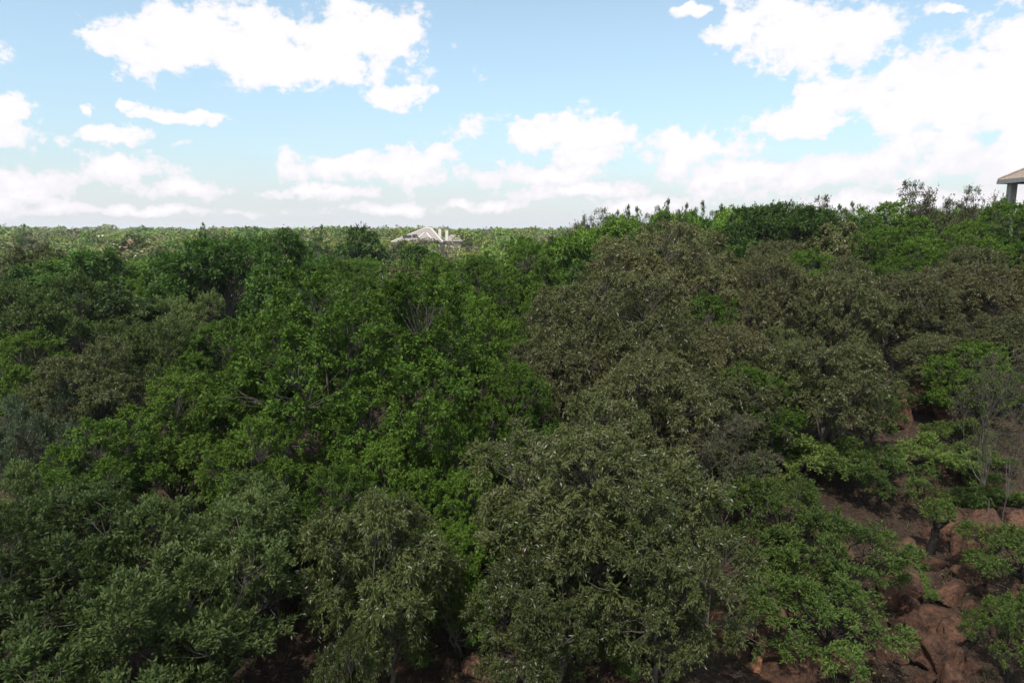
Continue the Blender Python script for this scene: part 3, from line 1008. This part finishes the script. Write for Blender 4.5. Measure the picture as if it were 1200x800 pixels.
for i, (label, px, py, w, hs, ds) in enumerate([
    ('largest squared red boulder with a sharp ridge, among the bottom stones', 1106, 782, 52, 1.15, 0.9),
    ('rounded brown stone leaning on the largest squared boulder', 1078, 776, 32, 1.1, 0.9),
    ('flat tilted red slab behind the largest squared boulder', 1112, 752, 50, 0.6, 0.8),
    ('smooth red stone lying alone on the gravel', 1113, 702, 36, 0.8, 0.7),
    ('dark red boulder half under the feathery shrub', 1052, 702, 50, 0.9, 0.8),
    ('wide dark slab flush with the stony ground', 1098, 730, 50, 0.35, 1.0),
    ('long red rock with a flat top lying across the slope', 1140, 566, 58, 0.7, 0.5),
    ('reddish stone propped below the long red rock', 1086, 588, 30, 1.2, 0.8),
    ('tall dark boulder behind the black-stemmed sapling', 1135, 650, 48, 1.5, 0.9),
    ('broad pale-topped slab above the black-stemmed sapling', 1112, 620, 62, 0.6, 0.9),
    ('big dark brown boulder under the pale-flecked tree', 862, 750, 62, 1.2, 0.8),
    ('sloping grey-brown boulder beside the big dark brown one', 905, 762, 70, 1.1, 0.8),
    ('rust coloured boulder beneath drooping pale-flecked leaves', 832, 742, 44, 1.2, 0.9),
    ('small red rock under the feathery shrub edge', 930, 722, 34, 0.8, 0.8),
    ('long flat slab by the shrub with the black stem', 972, 772, 62, 0.6, 0.6),
    ('flat dark slab in the bottom bare earth', 930, 795, 70, 0.45, 0.9),
    ('pale red rock on the far side of the bushy shrub', 1192, 640, 46, 0.9, 0.8),
    ('round brown stone beside the bushy green shrub', 1190, 715, 36, 0.9, 0.8),
    ('dark rock in the shade of the fallen branch', 925, 582, 40, 1.0, 0.8),
    ('dark ledge block under the rounded brown tree', 1090, 482, 70, 0.8, 0.6),
    ('second dark ledge block under the dull brown tree', 1050, 496, 60, 0.8, 0.7),
    ('red block at the foot of the ledge', 1118, 500, 40, 0.9, 0.8),
    ('rust slab between the two feathery shrubs', 985, 655, 34, 0.7, 0.8),
    ('flat flake of stone beside the wide dark slab', 1075, 752, 22, 0.4, 0.7),
    ('brown block at the edge of the dark earth', 780, 765, 46, 0.9, 0.8),
    ('brown boulder in the dark gap below narrow-leaved tree', 470, 770, 50, 0.8, 0.8),
    ('low brown rock beside the dark gap', 560, 788, 46, 0.5, 0.8),
    ('red slab jutting from under the bright leafy shrub', 1175, 590, 40, 0.7, 0.8),
    ('square red block near the sapling foot', 1060, 655, 44, 0.7, 0.8),
    ('broken red stone beyond the wide dark slab', 1060, 735, 30, 0.7, 0.8),
]):
    p = on_ground(px, py)
    dist = (p - cam.location).length
    rock(i, 'boulder', label, p.x, p.y, w / 800 * dist, hs, ds)
for px, py, w, lab in ((888, 785, 16, 'small bright orange stone on the dark earth'), (1112, 458, 26, 'bright orange rock below the green tree on the slope')):
    p = on_ground(px, py)
    rock(3, 'boulder', lab, p.x, p.y, w / 800 * (p - cam.location).length, 1.2, 0.8, mat=M['orange'])
# pinkish earth scar with blocks across the hollow
for k in range(9):
    p = at_depth(112 + 5 * k + 4 * rf.random(), 288, 160 + 10 * rf.random())
    o = rock(k, 'boulder', 'pinkish orange block of the bare earth scar across the hollow', p.x, p.y, rf.uniform(3.4, 4.8), rf.uniform(1.15, 1.5), 0.7, group='blocks of the earth scar', mat=M['scar'], sink=0.0, tilt=0.35)
for k in range(34):
    p = on_ground(rf.gauss(1098, 34), rf.uniform(545, 815))
    w_ = rf.uniform(0.3, 0.85)
    hs_ = rf.uniform(0.45, 1.05)
    rock(k, 'boulder', '%s %s red-brown rock along the stony gully below the ledge' % ('big' if w_ > 0.6 else 'mid-sized', 'slab-like' if hs_ < 0.65 else 'blocky' if hs_ > 0.9 else 'rounded'),
         p.x, p.y, w_, hs_, rf.uniform(0.6, 1.0), group='rocks of the stony gully')
# smaller stones strewn over the slope
for k in range(120):
    if k < 85:
        px, py = rf.uniform(820, 1230), rf.uniform(540, 830)
    else:
        px, py = rf.uniform(300, 820), rf.uniform(690, 830)
    p = on_ground(px, py)
    w_, hs_, ds_ = rf.uniform(0.10, 0.42), rf.uniform(0.6, 1.1), rf.uniform(0.6, 1.0)
    look = ('tiny ' if w_ < 0.2 else 'small ' if w_ < 0.32 else 'head-sized ') + ('flat ' if hs_ < 0.75 else 'blocky ' if hs_ > 0.95 else 'rounded ')
    rock(k, 'stone', look + ('red-brown stone strewn over the stony slope' if k < 85 else 'dark stone strewn on the shaded earth'), p.x, p.y,
         w_, hs_, ds_, group='stones on the rocky slope' if k < 85 else 'stones on the shaded earth')

# ------------------------------------------------------------------ fallen branches
for i, (label, a, b, r, bark) in enumerate([
    ('pale broken branch at the tip of the pale-flecked tree', (838, 695), (862, 722), 0.022, 'pale'),
    ('long thin grey branch on the dark bottom earth', (800, 762), (868, 800), 0.02, 'grey'),
    ('thin stick leaning across the sloping grey-brown boulder', (900, 735), (918, 772), 0.012, 'grey'),
    ('pale fallen branch in front of the grey leafless tree', (825, 572), (915, 556), 0.03, 'pale'),
    ('forked dry stick beside the small orange stone', (905, 770), (945, 750), 0.012, 'grey'),
    ('long dry branch below the low pale-flecked tree', (530, 760), (605, 785), 0.016, 'grey'),
    ('pale stick on the ground beside the tall dark boulder', (1150, 640), (1160, 660), 0.016, 'pale'),
    ('dry twig tangle between the feathery shrubs and the ledge', (1000, 560), (1040, 545), 0.014, 'grey'),
    ('dead branch leaning up through the brown crowns', (1065, 440), (1110, 400), 0.016, 'grey'),
]):
    g = np.random.default_rng(300 + i)
    pa, pb = on_ground(*a), on_ground(*b)
    if i == 8:
        pa, pb = on_ground(1058, 470), at_depth(1108, 408, on_ground(1058, 470).y + 0.6)
    A, Bp = np.array(pa) + [0, 0, 0.06], np.array(pb) + [0, 0, 0.18]
    main = bent(A, Bp, 9, g, 0.05)
    paths = [(main, np.linspace(r, r * 0.35, 9), 6)]
    for q in (3, 4, 6, 7):
        e = main[q] + (Bp - A) * g.uniform(0.15, 0.4) + g.normal(size=3) * np.linalg.norm(Bp - A) * 0.14 + [0, 0, 0.12]
        paths.append((bent(main[q], e, 5, g, 0.06), np.linspace(r * 0.5, r * 0.15, 5), 4))
    V, F = tubes(paths)
    V = V - A
    o = link(bpy.data.objects.new('dead_branch', mesh_np('dead_branch', V, F, B[bark], smooth=True)))
    o.location = A
    tag(o, label, 'branch')

# ------------------------------------------------------------------ litter and dry grass
g = np.random.default_rng(9)
n = 60000
yy = 8 + 18 * g.random(n) ** 1.2
xx = (g.random(n) * 1.25 - 0.40) * yy
P = np.stack([xx, yy, ground(xx, yy) + 0.012], -1)
D = g.normal(size=(n, 3)) * np.array([1, 1, 0.25])
N = np.array([0, 0, 1.0]) + g.normal(size=(n, 3)) * 0.3
V = leaf_arrays(P, D, N, g.uniform(0.04, 0.11, n), g.uniform(0.02, 0.045, n))
tint = g.random((n, 3))
M['litter'] = leaf_mat('dead_leaf', [(0.0, (0.035, 0.022, 0.015)), (0.5, (0.095, 0.060, 0.040)), (1.0, (0.18, 0.125, 0.085))], rough=0.8, spec=0.15, trans=0.1)
o = link(bpy.data.objects.new('leaf_litter', mesh_np('leaf_litter', V, np.arange(4 * n).reshape(-1, 4), M['litter'], tint)))
tag(o, 'brown dead leaves and twigs littering the red earth', 'leaf litter', kind='stuff')

nt = 420
cx = []
for _ in range(nt):
    p = on_ground(g.uniform(300, 1230), g.uniform(520, 830))
    cx.append((p.x, p.y))
cx = np.array(cx)
per = 26
bx = np.repeat(cx, per, axis=0) + g.normal(size=(nt * per, 2)) * 0.07
n = len(bx)
P = np.stack([bx[:, 0], bx[:, 1], ground(bx[:, 0], bx[:, 1]) - 0.01], -1)
D = np.concatenate([g.normal(size=(n, 2)) * 0.5, np.full((n, 1), 1.0)], 1)
N = g.normal(size=(n, 3))
V = leaf_arrays(P, D, N, g.uniform(0.15, 0.42, n), g.uniform(0.008, 0.016, n), 0.0)
M['grass'] = leaf_mat('dry_grass', [(0.0, (0.05, 0.055, 0.022)), (0.5, (0.12, 0.105, 0.055)), (1.0, (0.20, 0.165, 0.10))], rough=0.7, spec=0.2)
o = link(bpy.data.objects.new('dry_grass', mesh_np('dry_grass', V, np.arange(4 * n).reshape(-1, 4), M['grass'], g.random((n, 3)))))
tag(o, 'thin dry grass tufts between the stones', 'grass', kind='stuff')


# ------------------------------------------------------------------ buildings
def flat_mat(name, c0, c1, scale=3.0, rough=0.85):
    m, h, out = new_mat(name)
    n = h.noise(h.n('ShaderNodeTexCoord').outputs['Object'], scale, 5, 0.6)
    m.node_tree.links.new(principled(h, h.ramp(n, [(0.3, c0), (0.7, c1)]), rough, 0.2, bump(h, n, 0.02, 0.4)), out.inputs[0])
    return m


M['roof'] = flat_mat('pale_roof_tile', (0.13, 0.118, 0.115), (0.20, 0.183, 0.178))
M['cap'] = flat_mat('ridge_cap', (0.40, 0.36, 0.33), (0.50, 0.46, 0.43))
M['plaster'] = flat_mat('plaster', (0.34, 0.29, 0.25), (0.45, 0.40, 0.35))
M['glass'] = flat_mat('dark_glass', (0.02, 0.025, 0.03), (0.05, 0.055, 0.06), rough=0.2)
M['brownroof'] = flat_mat('brown_roof_tile', (0.15, 0.115, 0.095), (0.26, 0.21, 0.175), 5)
M['fascia'] = flat_mat('grey_fascia', (0.16, 0.165, 0.17), (0.24, 0.245, 0.25), 5)
M['stonecol'] = flat_mat('grey_render', (0.26, 0.25, 0.225), (0.36, 0.345, 0.31), 4)
M['soffit'] = flat_mat('dark_timber', (0.07, 0.055, 0.045), (0.12, 0.095, 0.08), 4)


def poly(name, verts, faces, mat, parent=None, loc=None):
    me = bpy.data.meshes.new(name)
    me.from_pydata(verts, [], faces)
    if mat is not None:
        me.materials.append(mat)
    me.update()
    o = bpy.data.objects.new(name, me)
    link(o, parent)
    if loc is not None:
        o.location = loc
    return o


def box(name, x0, x1, y0, y1, z0, z1, mat, parent=None):
    v = [(x, y, z) for z in (z0, z1) for y in (y0, y1) for x in (x0, x1)]
    f = [(0, 2, 3, 1), (4, 5, 7, 6), (0, 1, 5, 4), (2, 6, 7, 3), (0, 4, 6, 2), (1, 3, 7, 5)]
    return poly(name, v, f, mat, parent)


def hip(name, x0, x1, y0, y1, ze, zr, rx0, rx1, mat, parent, th=0.22):
    ym = (y0 + y1) / 2
    t = [(x0, y0, ze), (x1, y0, ze), (x1, y1, ze), (x0, y1, ze), (rx0, ym, zr), (rx1, ym, zr)]
    b = [(x, y, z - th) for (x, y, z) in t[:4]]
    f = [(0, 1, 5, 4), (1, 2, 5), (2, 3, 4, 5), (3, 0, 4), (0, 6, 7, 1), (1, 7, 8, 2), (2, 8, 9, 3), (3, 9, 6, 0), (6, 9, 8, 7)]
    return poly(name, t + b, f, mat, parent)


def capline(p0, p1, mat, parent, r=0.16):
    V, F = tubes([(np.array([p0, p1]), np.array([r, r]), 6)])
    return link(bpy.data.objects.new('ridge_cap', mesh_np('ridge_cap', V, F, mat)), parent)


# the pale house in the far wood
hx, hy = HOUSE
hz = gz(hx, hy)
house = bpy.data.objects.new('house', None)
link(house)
house.location = (hx, hy, hz)
house.scale = (0.86, 0.86, 1.0)
tag(house, 'pale tiled hip-roofed house with chimneys among the far trees', 'house')
ze = at_depth(495, 283, hy).z - hz
zr = at_depth(495, 267, hy).z - hz
wall = box('wall', -7.4, 6.2, -4.2, 5.0, -1.0, ze - 0.2, M['plaster'], house)
for wx in (-5.2, -2.4, 1.0, 4.0):
    box('window', wx, wx + 1.3, -4.26, -4.1, ze - 2.1, ze - 0.8, M['glass'], house)
rf1 = hip('roof', -9.0, 7.0, -5.4, 6.0, ze, zr, 1.0, 2.6, M['roof'], house)
for (x0, x1, z0, z1) in ((-5.6, -3.0, 0.30, 0.46), (-2.6, -1.2, 0.34, 0.5)):
    # dormer light set into the front slope
    def sl(f):
        return -5.4 + 5.7 * f
    poly('dormer_window', [(x0, sl(z0) - 0.35, ze + (zr - ze) * z0 + 0.02), (x1, sl(z0) - 0.35, ze + (zr - ze) * z0 + 0.02), (x1, sl(z0) - 0.3, ze + (zr - ze) * z1 + 0.1), (x0, sl(z0) - 0.3, ze + (zr - ze) * z1 + 0.1),
                           (x0, sl(z1) + 0.4, ze + (zr - ze) * z1), (x1, sl(z1) + 0.4, ze + (zr - ze) * z1), (x0, sl(z0) + 0.2, ze + (zr - ze) * z0), (x1, sl(z0) + 0.2, ze + (zr - ze) * z0)],
         [(0, 1, 2, 3), (3, 2, 5, 4), (0, 3, 4, 6), (1, 7, 5, 2)], M['glass'], house)
for e in ((-9.0, -5.4), (7.0, -5.4), (7.0, 6.0), (-9.0, 6.0)):
    capline((e[0], e[1], ze), (1.0 if e[0] < 0 else 2.6, 0.3, zr), M['cap'], rf1)
capline((1.0, 0.3, zr), (2.6, 0.3, zr), M['cap'], rf1)
# projecting front wing with its own hip
rf2 = hip('roof', -1.8, 4.6, -7.6, 0.0, ze - 0.02, ze + (zr - ze) * 0.62, 1.0, 1.9, M['roof'], house)
for e in ((-1.8, -7.6), (4.6, -7.6)):
    capline((e[0], e[1], ze), (1.0 if e[0] < 0 else 1.9, -3.8, ze + (zr - ze) * 0.62), M['cap'], rf2)
box('wall', -1.2, 4.0, -7.0, -4.3, -1.0, ze - 0.22, M['plaster'], house)
box('post', 5.6, 5.95, -5.2, -4.85, -1.0, ze - 0.23, M['cap'], house)
for cx_, ch in ((5.0, 0.9), (7.2, 0.6)):
    c_ = box('chimney', cx_, cx_ + 0.9, 0.5, 1.4, ze + 0.2, zr + ch - 1.0, M['cap'], house)
    box('chimney_cap', cx_ - 0.12, cx_ + 1.02, 0.38, 1.52, zr + ch - 1.0, zr + ch - 0.8, M['roof'], c_)
# outbuilding behind
ob = bpy.data.objects.new('outbuilding', None)
link(ob)
q = at_depth(531, 280, 200)
ob.location = (q.x, q.y, gz(q.x, q.y))
tag(ob, 'small pale-roofed outbuilding half hidden beside the tiled house', 'building')
oz = at_depth(531, 282, 200).z - ob.location.z
box('wall', -2.2, 2.2, -2, 2, -0.6, oz - 0.2, M['plaster'], ob)
hip('roof', -2.8, 2.8, -2.6, 2.6, oz, oz + 1.7, -0.6, 0.6, M['roof'], ob)

# the pavilion on the ridge
pd = 50.0
ev = at_depth(1169, 213.5, pd + 9)
pav = bpy.data.objects.new('pavilion', None)
link(pav)
pz = gz(ev.x + 5, pd + 4)
pav.location = (ev.x, pd, pz)
tag(pav, 'open pavilion with brown tiled hip roof and thick grey pillars on the ridge', 'pavilion')
ez = ev.z - pz
pr = hip('roof', 0, 10.5, 0, 9, ez + 0.18, ez + 3.0, 4.4, 6.1, M['brownroof'], pav, th=0.06)
poly('soffit', [(0.12, 0.12, ez - 0.13), (10.38, 0.12, ez - 0.13), (10.38, 8.88, ez - 0.13), (0.12, 8.88, ez - 0.13),
                (0.12, 0.12, ez - 0.05), (10.38, 0.12, ez - 0.05), (10.38, 8.88, ez - 0.05), (0.12, 8.88, ez - 0.05)],
     [(0, 3, 2, 1), (4, 5, 6, 7), (0, 1, 5, 4), (1, 2, 6, 5), (2, 3, 7, 6), (3, 0, 4, 7)], M['soffit'], pav)
for (x0, x1, y0, y1) in ((-0.04, 10.54, -0.06, 0.06), (-0.04, 10.54, 8.94, 9.06), (-0.06, 0.06, 0.062, 8.938), (10.44, 10.56, 0.062, 8.938)):
    box('fascia', x0, x1, y0, y1, ez - 0.17, ez + 0.12, M['fascia'], pav)
for e in ((0, 0), (10.5, 0), (10.5, 9), (0, 9)):
    capline((e[0], e[1], ez + 0.2), (4.4 if e[0] == 0 else 6.1, 4.5, ez + 3.02), M['brownroof'], pr, 0.12)
for x_ in (0.42, 9.4):
    for y_ in (0.6, 7.9):
        box('pillar', x_, x_ + 0.52, y_, y_ + 0.52, -1.5, ez - 0.14, M['stonecol'], pav)
box('beam', 0.96, 9.38, 0.72, 1.0, ez - 0.5, ez - 0.14, M['soffit'], pav)

# ------------------------------------------------------------------ the cloud whose shade lies over the near bush
g = np.random.default_rng(21)
iv, if_ = ico(5)
ALT = 1200.0
V = iv.copy()
bul = np.zeros(len(V))
for f_, a_ in ((3.0, 0.09), (6.0, 0.06), (12.0, 0.035), (24.0, 0.018)):
    for _ in range(3):
        bul += a_ * np.abs(np.sin(V @ (unit(g.normal(size=(1, 3)))[0] * f_) + g.uniform(0, 6)))
up_ = np.clip(V[:, 2], -0.2, 1)
V = V * (0.85 + bul)[:, None] * np.array([310, 112, 1.0])
V[:, 2] *= np.where(iv[:, 2] > 0, 55, 22)
m, h, out = new_mat('cloud_vapour')
co = h.n('ShaderNodeTexCoord').outputs['Object']
n_ = h.noise(co, 0.02, 6, 0.6)
df = h.n('ShaderNodeBsdfDiffuse')
df.inputs[0].default_value = (0.9, 0.9, 0.9, 1)
tp = h.n('ShaderNodeBsdfTranslucent')
tp.inputs[0].default_value = (0.95, 0.95, 0.97, 1)
ms = h.n('ShaderNodeMixShader')
h.put(ms.inputs[0], h.m('MULTIPLY_ADD', n_, 0.3, 0.3))
m.node_tree.links.new(df.outputs[0], ms.inputs[1])
m.node_tree.links.new(tp.outputs[0], ms.inputs[2])
tr_ = h.n('ShaderNodeBsdfTransparent')
ms2 = h.n('ShaderNodeMixShader')
# vapour thins out toward the ragged rim
rim = h.v('LENGTH', h.v('MULTIPLY', h.v('ADD', co, (0, 46, 0)), (1 / 310, 1 / 112, 0)))
rim = h.m('ADD', rim, h.m('MULTIPLY', h.m('SUBTRACT', n_, 0.5), 0.35))
h.put(ms2.inputs[0], h.m('MULTIPLY_ADD', h.step(rim, 0.55, 1.05), 0.42, CLOUD_T))
m.node_tree.links.new(ms.outputs[0], ms2.inputs[1])
m.node_tree.links.new(tr_.outputs[0], ms2.inputs[2])
m.node_tree.links.new(ms2.outputs[0], out.inputs[0])
cl = link(bpy.data.objects.new('cloud', mesh_np('cloud', V, if_, m, smooth=True)))
sc_ = Vector((0, -20, 0)) + SUND * (ALT / SUND.z)
cl.location = sc_
tag(cl, 'broad low cumulus cloud overhead that shades the near bush', 'cloud')
# ------------------------------------------------------------------ haze
HAZE = 0.00022
if HAZE > 0:
    hb = box('haze', -3000, 3000, -60, 3000, -8, 24, None)
    hb.data.materials.clear()
    m, h, out = new_mat('haze_air')
    pv = h.n('ShaderNodeVolumePrincipled')
    pv.inputs['Color'].default_value = (0.86, 0.91, 1.0, 1)
    pv.inputs['Density'].default_value = HAZE
    pv.inputs['Anisotropy'].default_value = 0.2
    m.node_tree.links.new(pv.outputs[0], out.inputs['Volume'])
    hb.data.materials.append(m)
    tag(hb, 'thin pale haze in the air over the whole bush', 'haze', kind='stuff')
print('triangles', sum(sum(len(p.vertices) - 2 for p in me.polygons) if len(me.polygons) < 3000 else (len(me.loops) - 2 * len(me.polygons)) for me in bpy.data.meshes), 'objects', len(bpy.data.objects))
